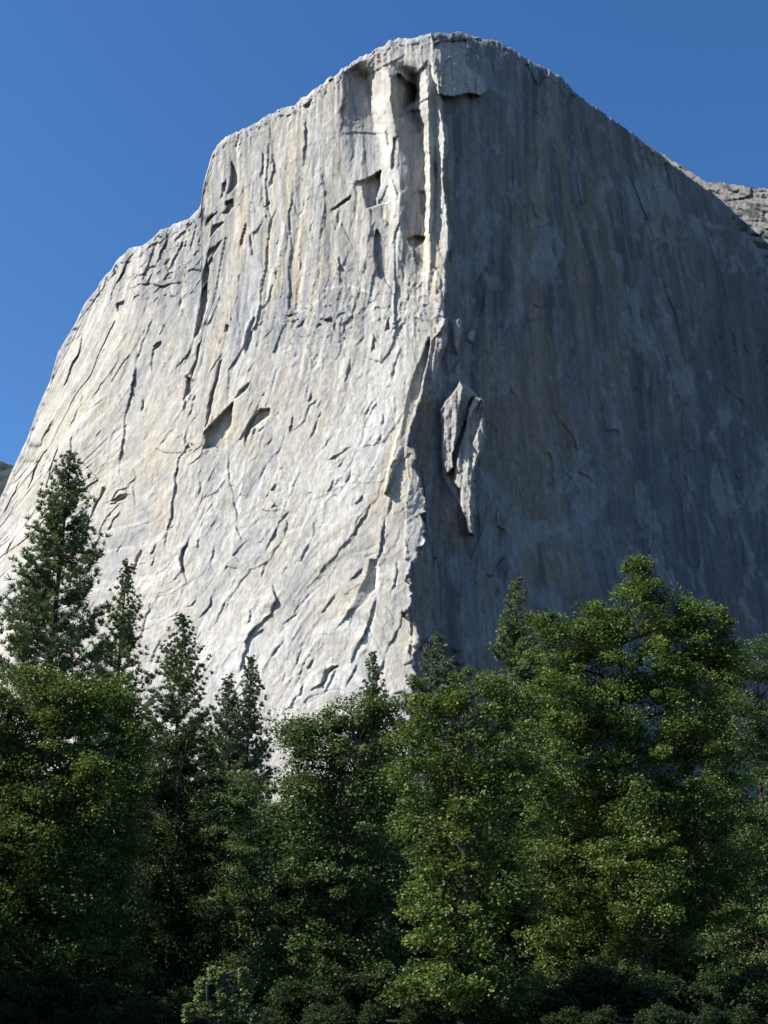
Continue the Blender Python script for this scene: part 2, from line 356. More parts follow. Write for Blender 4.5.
CR = [
 ([(81,334),(79,350),(71,368),(64,386)],6,9), ([(55,420),(45,435),(40,445),(25,444)],4,8), ([(85,392),(75,412),(70,430)],3,7),
 ([(115,365),(104,382),(92,400)],2.5,6), ([(140,345),(133,380),(125,420),(120,470),(122,486)],6,9), ([(73,435),(70,455),(67,470)],6,6),
 ([(58,443),(52,465),(45,487)],4,8), ([(42,453),(35,470),(28,492)],4,8), ([(22,475),(15,490),(3,517)],5,7), ([(15,535),(8,548),(2,560)],4,6),
 ([(144,398),(142,412)],4,4), ([(127,487),(117,491),(111,500)],4,5), ([(128,498),(118,500),(111,504)],4,5), ([(132,485),(134,498),(138,508)],3,5),
 ([(120,512),(113,521),(108,530)],3,5), ([(180,462),(175,475),(174,492),(172,510),(167,530),(164,553)],4.5,6),
 ([(191,533),(184,548),(181,560),(183,574),(187,583)],5,8), ([(199,538),(197,549)],4,4), ([(156,545),(151,556)],3,4), ([(155,559),(152,566)],4,3),
 ([(199,466),(199,482),(198,497)],3,4), ([(228,455),(229,478),(233,495),(239,532)],3,5), ([(196,580),(199,592),(196,601),(187,606)],3,6),
 ([(212,596),(209,607),(199,617)],4,6), ([(161,343),(153,349),(151,372)],4,6), ([(199,338),(196,360),(193,378)],5,6), ([(186,395),(183,410)],4,5),
 ([(188,426),(184,438),(183,444),(187,443),(180,456),(176,475),(174,492)],6,6), ([(233,400),(232,425),(227,440)],3,4), ([(228,448),(229,470)],4,4),
 ([(219,240),(212,256),(207,270)],5,6), ([(250,243),(252,257)],5,4), ([(231,307),(229,325)],4,4), ([(273,281),(268,300),(257,313)],3,6),
 ([(300,312),(288,316)],4,4), ([(135,252),(126,265),(118,280),(112,290)],7,6), ([(156,244),(148,262),(142,282)],7,7), ([(167,238),(160,256),(156,266)],5,5),
 ([(185,232),(178,250),(170,272)],4,5), ([(196,225),(190,245),(188,255)],4,5), ([(180,281),(160,285),(140,284),(128,288)],4,6), ([(152,318),(141,345),(133,366)],4,6), ([(166,322),(158,336)],3,5),
 ([(245,222),(241,234),(240,246)],5,5), ([(251,235),(251,256)],4,5), ([(273,155),(274,170),(269,187)],5,6), ([(351,196),(340,204),(331,211)],5,7),
 ([(365,208),(378,205),(392,201)],5,5), ([(433,140),(436,165),(433,185),(433,240)],6,4), ([(411,244),(417,272)],4,4), ([(339,256),(342,282)],5,5),
 ([(403,302),(396,316)],3,5), ([(401,320),(393,325)],3,4), ([(374,333),(372,353)],5,4), ([(320,410),(316,422),(311,437)],3,5), ([(309,392),(308,401)],4,4),
 ([(291,413),(289,430)],4,4), ([(334,318),(333,330),(343,338),(348,326)],2.5,6), ([(352,446),(342,452),(328,460)],3,6), ([(382,413),(381,424)],3,4),
 ([(275,483),(267,500)],4,5), ([(272,502),(277,506),(271,509)],4,4), ([(291,511),(279,523),(272,541)],5,7), ([(314,521),(314,537)],4,4),
 ([(334,479),(328,493)],3,4), ([(363,496),(356,505)],4,4), ([(373,501),(362,520),(350,538),(343,549)],5,7), ([(362,567),(355,573),(349,579)],4,6),
 ([(266,563),(262,578)],4,4), ([(236,526),(243,541)],3,4), ([(338,593),(326,608),(318,616)],3,6),
 ([(266,583),(273,586),(275,600),(272,612),(260,624),(253,632),(246,642),(243,660),(240,670)],8,12), ([(249,610),(249,620),(246,628)],3,5),
 ([(264,628),(254,636)],4,4), ([(314,659),(308,669)],5,5), ([(303,682),(302,691),(293,701),(289,709)],5,6), ([(339,664),(328,670),(325,680),(312,689)],5,6),
 ([(357,606),(345,618),(333,629)],4,6), ([(338,623),(345,632)],3,4), ([(377,598),(370,620),(360,640),(350,662)],6,8), ([(396,560),(395,575),(392,594)],4,4),
 ([(410,613),(412,640),(408,652),(413,662)],4,5), ([(405,611),(394,636),(386,652)],3,6), ([(416,658),(403,664)],4,5), ([(407,689),(392,694)],3,5),
 ([(383,518),(381,545),(378,562)],5,5), ([(394,480),(390,500),(386,515)],4,5), ([(405,500),(404,530),(408,556)],3,6), ([(430,66),(431,90),(433,120)],5,5),
 ([(410,54),(395,60),(375,70),(362,74)],4,4), ([(428,60),(418,72),(398,74),(392,70)],5,6), ([(345,70),(344,95),(341,130)],3,5), ([(388,134),(370,133),(345,134)],3,6),
 ([(350,100),(340,112)],2,4), ([(293,190),(289,215),(291,235)],3,5), ([(262,150),(263,175)],3,5), ([(306,112),(304,140),(303,165)],4,6), ([(295,205),(297,215)],3,4),
 ([(280,352),(293,345)],3,4), ([(350,470),(345,482)],3,4), ([(310,545),(300,562)],2.5,5), ([(240,575),(228,590)],2.5,5), ([(225,600),(215,622)],2.5,6), ([(284,640),(272,655)],2.5,5),
 ([(330,560),(318,574)],2.5,5), ([(300,470),(290,488)],2.5,5), ([(372,400),(362,425)],3,6), ([(352,360),(345,385)],2.5,6), ([(400,350),(392,380)],3,6), ([(355,665),(345,690)],3,6),
 ([(385,655),(375,680),(372,700)],3,6), ([(150,600),(140,640)],3,6), ([(160,640),(150,665)],3,6), ([(215,545),(211,570)],3,5), ([(58,505),(50,530)],4,6),
]
for p, a, w_ in CR: crack(p, a, w_)
# scattered small edges, leaning as the slabs do
g = rs(404)
for k in range(520):
    u0 = g.uniform(10, 425); v0 = g.uniform(120, 700)
    if v0 < np.interp(u0, [p[0] for p in SIL], [p[1] for p in SIL])+10: continue
    ln = g.uniform(6, 26)*(1.5 if v0 < 330 else 1); an_ = g.normal(0.12 if v0 < 300 else .45, .16)
    if v0 > 430 and g.rand() < .3: an_ = g.uniform(.7, 1.1)
    if v0 > 440:
        if g.rand() < .68: continue
        ln *= 1.6
    du = -math.sin(an_)*ln; dv = math.cos(an_)*ln
    crack([(u0, v0), (u0+du*.5+g.normal(0, 1), v0+dv*.5), (u0+du, v0+dv)], g.uniform(.5, 2.2)*(1 if v0 < 420 else .8), g.uniform(3, 9), 0)
# grey wedge that turns away left of the nose, and the tan wedge below it
facet([(429,338),(430,345),(424,378),(419,400),(409,430),(404,446),(398,462),(384,494),(386,480),(396,440),(405,410),(416,370)], 0, .55, -.02, (405,410))
facet([(404,446),(412,450),(418,470),(424,500),(426,530),(424,544),(412,558),(404,560),(405,520),(408,480)], -3, .42, 0, (406,500))
facet([(371,560),(378,560),(376,590),(366,602),(352,614),(343,618),(357,596),(365,580)], 0, .5, .12, (358,590))
# the sunlit shelf below the summit on the shaded wall
facet([(434,44),(445,42),(455,40),(463,42),(466,48),(464,56),(466,64),(472,70),(480,75),(484,80),(483,90),(474,95),(462,97),(452,96),(443,96),(437,96)], 4, -.03, -.42, (436,48), 1.8)
# the pale pinnacle out in the shade: two blades and a tail
facet([(459,381),(463,387),(461,400),(457,425),(453,455),(452,468),(447,475),(444,470),(442,452),(443,425),(441,410),(445,402),(452,396)], -15, -1.0, 0, (442,430))
facet([(463,387),(470,389),(474,394),(468,402),(466,420),(456,445),(453,452),(456,430),(461,402)], -19, .25, 0, (456,420))
facet([(474,396),(482,400),(485,408),(484,425),(484,442),(479,455),(475,470),(471,485),(472,505),(470,520),(473,535),(469,533),(465,518),(461,505),(461,490),(455,484),(453,470),(458,452),(466,425),(469,408)], -17, -1.05, 0, (453,460))
facet([(481,401),(484,405),(479,428),(470,445),(468,430),(472,412)], 6, .5, 0, (470,425))
crack([(466,400),(462,440),(458,480)], 5, 5); crack([(475,470),(470,500),(472,530)], 5, 4)
# flakes that just reach the sun beside the nose
facet([(454,320),(460,317),(461,332),(457,354),(454,346),(453,334)], -6, -.8, 0, (453,335))
facet([(437,325),(447,318),(449,330),(446,345),(437,358),(433,372),(431,395),(429,390),(431,370),(434,350)], -5, -.7, 0, (434,350))
facet([(468,334),(472,329),(475,334),(472,342),(469,341)], -5, -.7, .2, (468,335))
crack([(464,359),(458,362),(452,372),(447,376)], -7, 4)
for b in [(431,641,4.5,5,9), (458,650,6,3.5,9), (461,662,5,4,8), (470,470,4,8,3), (453,662,4,3,6), (416,642,6,6,8)]: bulge(*b)
# faint structure of the shaded wall
for p, a, w_ in [([(536,75),(533,95),(534,125)],-7,5), ([(700,410),(720,450),(745,540),(768,590)],5,10), ([(640,270),(668,320),(690,380)],5,14), ([(690,215),(712,226),(728,228)],6,6),
   ([(610,130),(628,190),(640,240)],4,8), ([(575,105),(598,180),(606,260)],4,8), ([(768,430),(740,400),(715,380)],5,9), ([(768,575),(745,600),(735,640)],6,8), ([(560,200),(565,300),(560,380)],4,12),
   ([(690,330),(700,345),(705,370)],6,7), ([(520,300),(523,400),(520,520)],4,12), ([(600,300),(610,420),(606,540)],5,14)]: crack(p, a*.45, w_*1.3)
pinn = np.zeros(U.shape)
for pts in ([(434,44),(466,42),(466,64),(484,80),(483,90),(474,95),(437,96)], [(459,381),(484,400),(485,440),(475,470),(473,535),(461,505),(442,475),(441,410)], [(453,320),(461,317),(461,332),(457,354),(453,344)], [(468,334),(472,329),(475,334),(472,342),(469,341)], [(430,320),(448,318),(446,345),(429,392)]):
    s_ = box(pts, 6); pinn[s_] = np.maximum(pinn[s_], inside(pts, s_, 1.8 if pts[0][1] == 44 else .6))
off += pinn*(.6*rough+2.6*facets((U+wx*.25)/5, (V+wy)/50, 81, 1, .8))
Y = Y+off
# the sunny tableland beyond the shaded wall, far right
EDGE = [(600, 90), (640, 132), (652, 148), (666, 161), (683, 172), (705, 188), (716, 199), (729, 210), (732, 220), (744, 234), (757, 249), (768, 261), (830, 330), (1000, 560), (1300, 900)]
ve = lerp_pts(U, EDGE)+3.5*fbm(U/10, U*0+4, 301, 3)
a0, e0 = slopes(768, 262); Y0 = 1800.0; gX, hZ = -0.22, 0.55
YT = (Y0-gX*a0*Y0-hZ*e0*Y0)/(1-gX*A_-hZ*E_)
YT = YT+4*facets(U/15, (V-.1*U)/5, 303, 1, 1)+5*facets(U/30, (V+.1*U)/9, 304, 1, 1)+3*rough
far = (U > 640) & (V < ve) & (YT > Y)
Y = np.where(far, YT, Y)
farm = far.astype(float)
# brow: rock rolls back at the skyline
rw = np.where(U < 200, 9.0, 11.0)
rw = 5.0+2*fbm(U/8, U*0+7, 401, 2); q = np.clip(1-Dr/rw, 0, 1)
Y = Y+(13*(1-np.sqrt(np.clip(1-q*q, 0, 1))))*(1-farm)
X = A_*Y; Z = E_*Y+EYE
# the tops behind the brow
rows = []
x0, y0, z0 = X[0], Y[0], Z[0]
for dy, dz in ((700, -60), (420, -20), (220, -3), (90, 1), (25, 1)):
    rows.append(np.stack([x0*(1+.02), y0+dy, np.maximum(z0+dz, 5)], -1))
P = np.concatenate([np.array(rows), np.stack([X, Y, Z], -1)]); nrows, ncols = P.shape[:2]
idx = np.arange(nrows*ncols).reshape(nrows, ncols)
faces = np.stack([idx[:-1, :-1], idx[1:, :-1], idx[1:, 1:], idx[:-1, 1:]], -1).reshape(-1, 4)
# --- mineral colour: grey granite, ochre lichen, pale scars, dark water streaks
def blob(u, v, ru, rv, ang=0):
    c, s = math.cos(ang), math.sin(ang); x = (U-u)*c+(V-v)*s; y = -(U-u)*s+(V-v)*c
    return np.exp(-(x/ru)**2-(y/rv)**2)
col = np.ones(U.shape+(3,))*np.array([0.395, 0.371, 0.322])
str1 = fbm((xs+wx*.4)/7, V/110, 201, 4, .6); str2 = fbm((xs+wx*.4)/13+40, V/160, 207, 3); str3 = fbm((xs+wx*.3)/3.0, V/75, 209, 3, .7); str4 = fbm((xr+wx*.3)/3.5, V/90, 212, 3, .7)
up = sstep(420, 300, V)*lit
grey = np.array([.275, .278, .288]); och = np.array([.46, .40, .30]); tan = np.array([.46, .405, .325]); pale = np.array([.54, .525, .49])
def mix(c, k): 
    k = np.clip(k, 0, 1)[..., None]; return col*(1-k)+c*k
m_och = sstep(.0, .35, str2)*(.75*blob(240, 230, 12, 90)+.8*blob(285, 170, 12, 80)+.5*blob(330, 220, 12, 120)+.5*blob(300, 260, 30, 70)+.4*blob(355, 280, 14, 50))*1.4
m_och += .75*blob(335, 328, 12, 14)+.5*blob(322, 370, 18, 26)*(fbm(U/12, V/12, 220, 3)+.6)+.5*blob(157, 480, 9, 60, -.05)+.55*blob(372, 570, 12, 40, .4)+.4*blob(355, 520, 25, 40, .5)+.45*blob(300, 500, 25, 60, .5)+.4*blob(200, 250, 10, 80)
m_och += .55*sstep(.02, .3, fbm((xs+wx)/16, V/70, 291, 4))*sstep(620, 480, V)
m_och += .5*blob(105, 330, 25, 60)*sstep(-.1, .3, str1)+.6*blob(75, 355, 5, 25, .4)+.4*blob(20, 500, 12, 40, .5)+.45*blob(345, 610, 14, 20, .6)+.35*blob(240, 680, 20, 60, .4)
m_gry = sstep(-.02, .30, str1)*.8*up+.55*sh*(fbm(U/10, V/14, 230, 3)+.5)+.7*blob(135, 410, 12, 70, .12)*lit+.6*blob(255, 320, 40, 30)+.5*blob(300, 380, 25, 50)+.6*bandm*(fbm(U/12, V/9, 231, 3)+.5)
m_gry += 1.0*blob(357, 102, 12, 34)+.9*blob(360, 155, 20, 22)+.9*blob(411, 140, 11, 34)+.5*blob(405, 210, 8, 20)+.5*blob(216, 475, 11, 28)+.9*sstep(14, 2, Dr)*(fbm(U/9, V/5, 232, 3)+.75)
col = mix(och*.6+tan*.4, m_och*lit*1.3); col = mix(grey, m_gry*lit*.85)
low_m = fbm((U*.87+V*.5)/16+wx*.04, (V*.87-U*.5)/60, 243, 5, .62)
col = mix(np.array([.30, .298, .295]), sstep(.0, .35, low_m)*.75*sstep(360, 460, V)*lit)
col = mix(np.array([.43, .385, .32]), sstep(.02, .35, -low_m)*.5*sstep(360, 460, V)*lit)
m_pal = sstep(380, 520, V)*.40*(fbm(xs/30, V/60, 240, 3)+.5)+.7*blob(375, 400, 25, 70, .3)+.45*blob(240, 650, 60, 50)+.4*blob(330, 480, 30, 60, .3)+.4*sstep(.1, .35, fbm((xs)/9, V/60, 250, 3))
col = mix(pale, m_pal*lit)
for p, wd, a in [([(325,289),(350,287),(367,292)],1.3,.8), ([(300,311),(318,300),(326,290)],1.2,.7), ([(415,273),(432,274),(442,284)],1.1,.7), ([(405,295),(440,296)],1.3,.6),
   ([(378,560),(378,590),(373,620),(362,648),(350,660),(335,680),(318,696)],1.8,.9), ([(384,525),(384,552)],1.2,.8), ([(268,455),(262,480),(255,510)],1.3,.6), ([(245,455),(240,485),(238,515)],1.6,.7), ([(330,690),(310,705),(290,715)],2.5,.6)]:
    s_ = box(p, 8)
    d, _, _ = polydist(p, s_); k = np.zeros(U.shape); k[s_] = a*np.exp(-(d/wd)**2); col = mix(np.array([.62, .61, .58]), k)
col = col*np.clip(1+.40*str3*(1-.45*lowleft), .55, 1.3)[..., None]
col = mix(np.array([.17, .17, .18]), sstep(.18, .42, fbm((xs+wx*.3)/5, V/60, 214, 4))*up*.55)
for p, wd, a in [([(369,70),(376,95),(382,130),(389,168),(391,200)],7,.7), ([(428,70),(431,110),(431,150),(430,230)],4.5,.7), ([(441,100),(444,140),(441,180),(444,250)],4,.5), ([(393,190),(396,230),(397,270)],5,.5), ([(420,82),(425,98)],5,.6)]:
    s_ = box(p, 20); d, _, _ = polydist(p, s_); k = np.zeros(U.shape); k[s_] = a*np.exp(-(d/wd)**2); col = mix(np.array([.54, .52, .475]), k*lit)
for p, wd, a in [([(356,72),(358,100),(360,132)],8,.7), ([(410,110),(412,160),(412,230)],8,.6), ([(372,190),(380,260)],6,.4)]:
    s_ = box(p, 20); d, _, _ = polydist(p, s_); k = np.zeros(U.shape); k[s_] = a*np.exp(-(d/wd)**2); col = mix(np.array([.25, .25, .25]), k*lit)
# shaded wall: shade painted into a darker base; brown, blue grey, black varnish streaks
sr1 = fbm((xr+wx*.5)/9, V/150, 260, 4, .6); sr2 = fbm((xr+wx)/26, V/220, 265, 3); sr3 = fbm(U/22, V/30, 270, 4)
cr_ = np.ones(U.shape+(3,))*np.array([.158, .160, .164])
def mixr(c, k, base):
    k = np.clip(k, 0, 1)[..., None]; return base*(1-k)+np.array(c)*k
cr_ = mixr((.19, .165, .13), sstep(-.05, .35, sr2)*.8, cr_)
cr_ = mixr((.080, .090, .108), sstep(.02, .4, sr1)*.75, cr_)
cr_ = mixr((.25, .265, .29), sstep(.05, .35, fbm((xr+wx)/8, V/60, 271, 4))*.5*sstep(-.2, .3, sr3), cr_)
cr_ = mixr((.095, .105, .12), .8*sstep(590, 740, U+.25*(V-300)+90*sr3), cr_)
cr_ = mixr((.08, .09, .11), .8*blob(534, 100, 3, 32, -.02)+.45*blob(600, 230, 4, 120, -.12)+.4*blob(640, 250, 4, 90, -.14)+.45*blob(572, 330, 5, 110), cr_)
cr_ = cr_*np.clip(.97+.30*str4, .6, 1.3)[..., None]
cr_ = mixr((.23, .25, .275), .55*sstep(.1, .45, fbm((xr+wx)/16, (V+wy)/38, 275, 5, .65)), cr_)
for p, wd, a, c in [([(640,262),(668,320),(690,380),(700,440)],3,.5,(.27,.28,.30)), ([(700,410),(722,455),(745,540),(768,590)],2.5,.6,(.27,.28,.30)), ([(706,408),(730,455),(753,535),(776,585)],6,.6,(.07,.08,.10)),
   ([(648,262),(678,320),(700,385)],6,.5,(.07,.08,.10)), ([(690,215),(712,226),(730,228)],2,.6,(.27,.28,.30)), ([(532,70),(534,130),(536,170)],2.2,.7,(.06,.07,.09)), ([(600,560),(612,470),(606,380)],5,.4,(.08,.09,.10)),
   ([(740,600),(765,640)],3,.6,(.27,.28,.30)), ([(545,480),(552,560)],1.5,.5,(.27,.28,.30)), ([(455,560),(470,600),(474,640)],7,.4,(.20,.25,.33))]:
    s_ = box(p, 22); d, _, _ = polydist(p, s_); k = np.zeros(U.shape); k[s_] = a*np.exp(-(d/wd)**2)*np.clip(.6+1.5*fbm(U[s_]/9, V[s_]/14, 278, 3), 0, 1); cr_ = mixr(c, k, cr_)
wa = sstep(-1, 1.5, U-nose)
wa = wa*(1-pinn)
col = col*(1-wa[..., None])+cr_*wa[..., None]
col = mix(np.array([.33, .31, .285]), pinn*.8)  # sunlight painted in: shelf, pinnacle and flakes paler than the wall
col = mix(np.array([.20, .19, .18]), farm); col = mix(np.array([.07, .075, .07]), farm*sstep(-.02, .2, fbm(U/14, (V-.1*U)/5, 280, 4)))
col = np.clip(col*(1+.12*fbm(U/3, V/5, 290, 3))[..., None], .02, .8)
col = np.concatenate([np.repeat(col[:1], 5, 0), col])
mountain = mesh_obj('mountain', P.reshape(-1, 3), faces, M_ROCK, smooth=False, attrs={'stain_shade': col.reshape(-1, 3)})
tag(mountain, 'huge pale granite mountain wall, left face sunlit and right face in shade', kind='structure')

# ------------------------------------------------------------------ ground, talus and far ridge
gx = np.concatenate([np.linspace(-9000, -700, 24), np.linspace(-600, 1200, 100), np.linspace(1400, 9000, 24)])
gy = np.concatenate([np.linspace(-3000, -120, 16), np.linspace(-80, 400, 120), np.linspace(420, 2400, 80), np.linspace(2600, 12000, 20)])
GX, GY = np.meshgrid(gx, gy)
def ground_z(x, y):
    return 125*sstep(160, 1000, y)*np.clip((y-160)/840, 0, 1.6)+0.10*fbm(x/9, y/9, 601, 3)*sstep(6, 20, np.hypot(x, y))
GZ = ground_z(GX, GY); gi = np.arange(GX.size).reshape(GX.shape)
ground = mesh_obj('ground', np.stack([GX, GY, GZ], -1).reshape(-1, 3), np.stack([gi[:-1, :-1], gi[:-1, 1:], gi[1:, 1:], gi[1:, :-1]], -1).reshape(-1, 4), M_GRASS, smooth=True)
tag(ground, kind='structure')
def far_ridge():
    xs_ = np.linspace(-2400, -500, 190); ys_ = np.linspace(1900, 2700, 80); XX, YY = np.meshgrid(xs_, ys_)
    top = 1075+0.25*(-XX-850)+25*fbm(XX/120, XX*0, 611, 3)
    t = (YY-1900)/800; ZZ = 100+(top-100)*np.sin(np.clip(t*1.25, 0, 1)*math.pi/2)
    ZZ = ZZ*(1-.0)+16*np.abs(fbm(XX/14, YY/14, 612, 2))*2
    ii = np.arange(XX.size).reshape(XX.shape)
    return mesh_obj('hill', np.stack([XX, YY, ZZ], -1).reshape(-1, 3), np.stack([ii[:-1, :-1], ii[:-1, 1:], ii[1:, 1:], ii[1:, :-1]], -1).reshape(-1, 4), M_WOOD)
tag(far_ridge(), kind='structure')

# ------------------------------------------------------------------ trees
def tube(paths, sides=6):
    """paths: list of (points, radii) -> verts, quads"""
    VV = []; FF = []; n = 0
    for pts, rad in paths:
        pts = np.array(pts, float); k = len(pts); tn = np.gradient(pts, axis=0); tn /= np.linalg.norm(tn, axis=1)[:, None]+1e-9
        ref = np.array([1, 0, 0.]) if abs(tn[0, 0]) < .8 else np.array([0, 1, 0.])
        s = np.cross(tn, ref); s /= np.linalg.norm(s, axis=1)[:, None]+1e-9; t2 = np.cross(tn, s)
        a = np.arange(sides)*2*math.pi/sides
        ring = pts[:, None]+np.array(rad)[:, None, None]*(np.cos(a)[None, :, None]*s[:, None]+np.sin(a)[None, :, None]*t2[:, None])
        VV.append(ring.reshape(-1, 3)); i = np.arange(k*sides).reshape(k, sides)+n; j = np.roll(i, -1, 1)
        FF.append(np.stack([i[:-1], j[:-1], j[1:], i[1:]], -1).reshape(-1, 4)); n += k*sides
    return np.concatenate(VV), np.concatenate(FF)
def curve(a, b, g, sag, n=5, wob=.06):
    a = np.array(a, float); b = np.array(b, float); t = np.linspace(0, 1, n)[:, None]
    p = a*(1-t)+b*t; L = np.linalg.norm(b-a); p[:, 2] += (sag*L*np.sin(t*math.pi))[:, 0]
    p[1:-1] += g.normal(0, wob*L, (n-2, 3)); return p
def leaves(cen, rad, per, size, g, up=.7):
    """small folded leaf blades spread through flattened clumps"""
    n = len(cen); k = per; c = np.repeat(cen, k, 0); r = np.repeat(rad, k)
    d = g.normal(0, 1, (n*k, 3)); d /= np.linalg.norm(d, axis=1)[:, None]; d *= (g.rand(n*k)**.5)[:, None]*r[:, None]; d[:, 2] *= .62
    p = c+d; nrm = g.normal(0, 1, (n*k, 3)); nrm[:, 2] = np.abs(nrm[:, 2])+up; nrm /= np.linalg.norm(nrm, axis=1)[:, None]
    t = g.normal(0, 1, (n*k, 3)); t -= (t*nrm).sum(1)[:, None]*nrm; t /= np.linalg.norm(t, axis=1)[:, None]; s = np.cross(nrm, t)
    L = size*g.uniform(.65, 1.25, n*k)[:, None]
    v = np.stack([p-t*L*.5, p+s*L*.36+nrm*L*.08, p+t*L*.55, p-s*L*.36+nrm*L*.08], 1).reshape(-1, 3)
    f = np.arange(n*k*4).reshape(-1, 4)
    tone = np.repeat(np.clip(np.repeat(g.rand(n)*.55, k)+g.rand(n*k)*.45, 0, 1), 4)
    return v, f, tone
def broadleaf(name, base, lobes, mat, seed, leaf=.12, dens=1.0, forks=None, trunk_r=.22, clump=.62):
    """lobes: world (x, y, z, rx, ry, rz) relative to the base"""
    g = rs(seed); root = bpy.data.objects.new(name, None); C.objects.link(root); root.location = base
    cs = []; rr = []; paths = []
    H = max(l[2]+l[5] for l in lobes); fz = H*.28
    bend = g.normal(0, .25, 2)
    tp = [(0, 0, -.15), (bend[0]*.4, bend[1]*.4, fz*.5), (bend[0], bend[1], fz)]
    paths.append((tp, [trunk_r*1.35, trunk_r, trunk_r*.85]))
    fork = np.array(tp[-1]); lead = curve(fork, (bend[0]*2, bend[1]*2, H*.8), g, 0, 6, .03)
    paths.append((lead, np.linspace(trunk_r*.75, .03, 6)))
    for lx, ly, lz, rx, ry, rz in lobes:
        h = np.clip((lz-rz*.8)/H, .18, .8); k = np.argmin(np.abs(lead[:, 2]-h*H)); st = lead[k] if lz-rz*.5 > fz else np.array([bend[0]*.6, bend[1]*.6, min(fz*.8, max(lz*.6, .4))])
        br = curve(st, (lx, ly, lz), g, .08, 6, .035); r0 = trunk_r*.26
        paths.append((br, np.linspace(r0, .035, 6)))
        ar = rx*rz+ry*rz+rx*ry; n = int(max(10, ar*6.0*dens/(clump/.62)**2))
        d = g.normal(0, 1, (n, 3)); d /= np.linalg.norm(d, axis=1)[:, None]
        q = g.uniform(.3, 1.15, n)**.6; q *= 1+.16*g.normal(0, 1, n)*(q > .7)
        p = np.array([lx, ly, lz])+d*q[:, None]*np.array([rx, ry, rz]); p = p[p[:, 2] > .25]
        cs.append(p); rr.append(g.uniform(.4, 1.5, len(p))*clump)
        for pp in p[::14]:
            m = br[g.randint(2, 6)]; paths.append((curve(m, pp, g, .05, 4, .05), [.045, .035, .022, .012]))
    cs = np.concatenate(cs); rr = np.concatenate(rr)
    v, f, tone = leaves(cs, rr, int(118*dens*(.14/leaf)**1.2*(clump/.62)**1.6), leaf, g)
    tv, tf = tube(paths)
    mesh_obj('trunk', tv, tf, M_BARK, root, smooth=True)
    mesh_obj('crown', v, f, mat, root, attrs={'tone': tone})
    return root
def px_lobes(base_u, D, spec):
    """crown masses measured as (u, v, ru, rv, depth offset)"""
    s = D/F/math.cos(PITCH)*1.0
    a, _ = slopes(base_u, 900); bx = float(a*D); out = []
    for it in spec:
        u, v, ru, rv = it[:4]; dy = it[4] if len(it) > 4 else 0
        x, y, z = at(u, v, D+dy); k = (D+dy)/F*1.07
        out.append((x-bx, dy, z, ru*k, (ru+rv)*.5*k*.95, rv*k))
    return (bx, D, 0), out
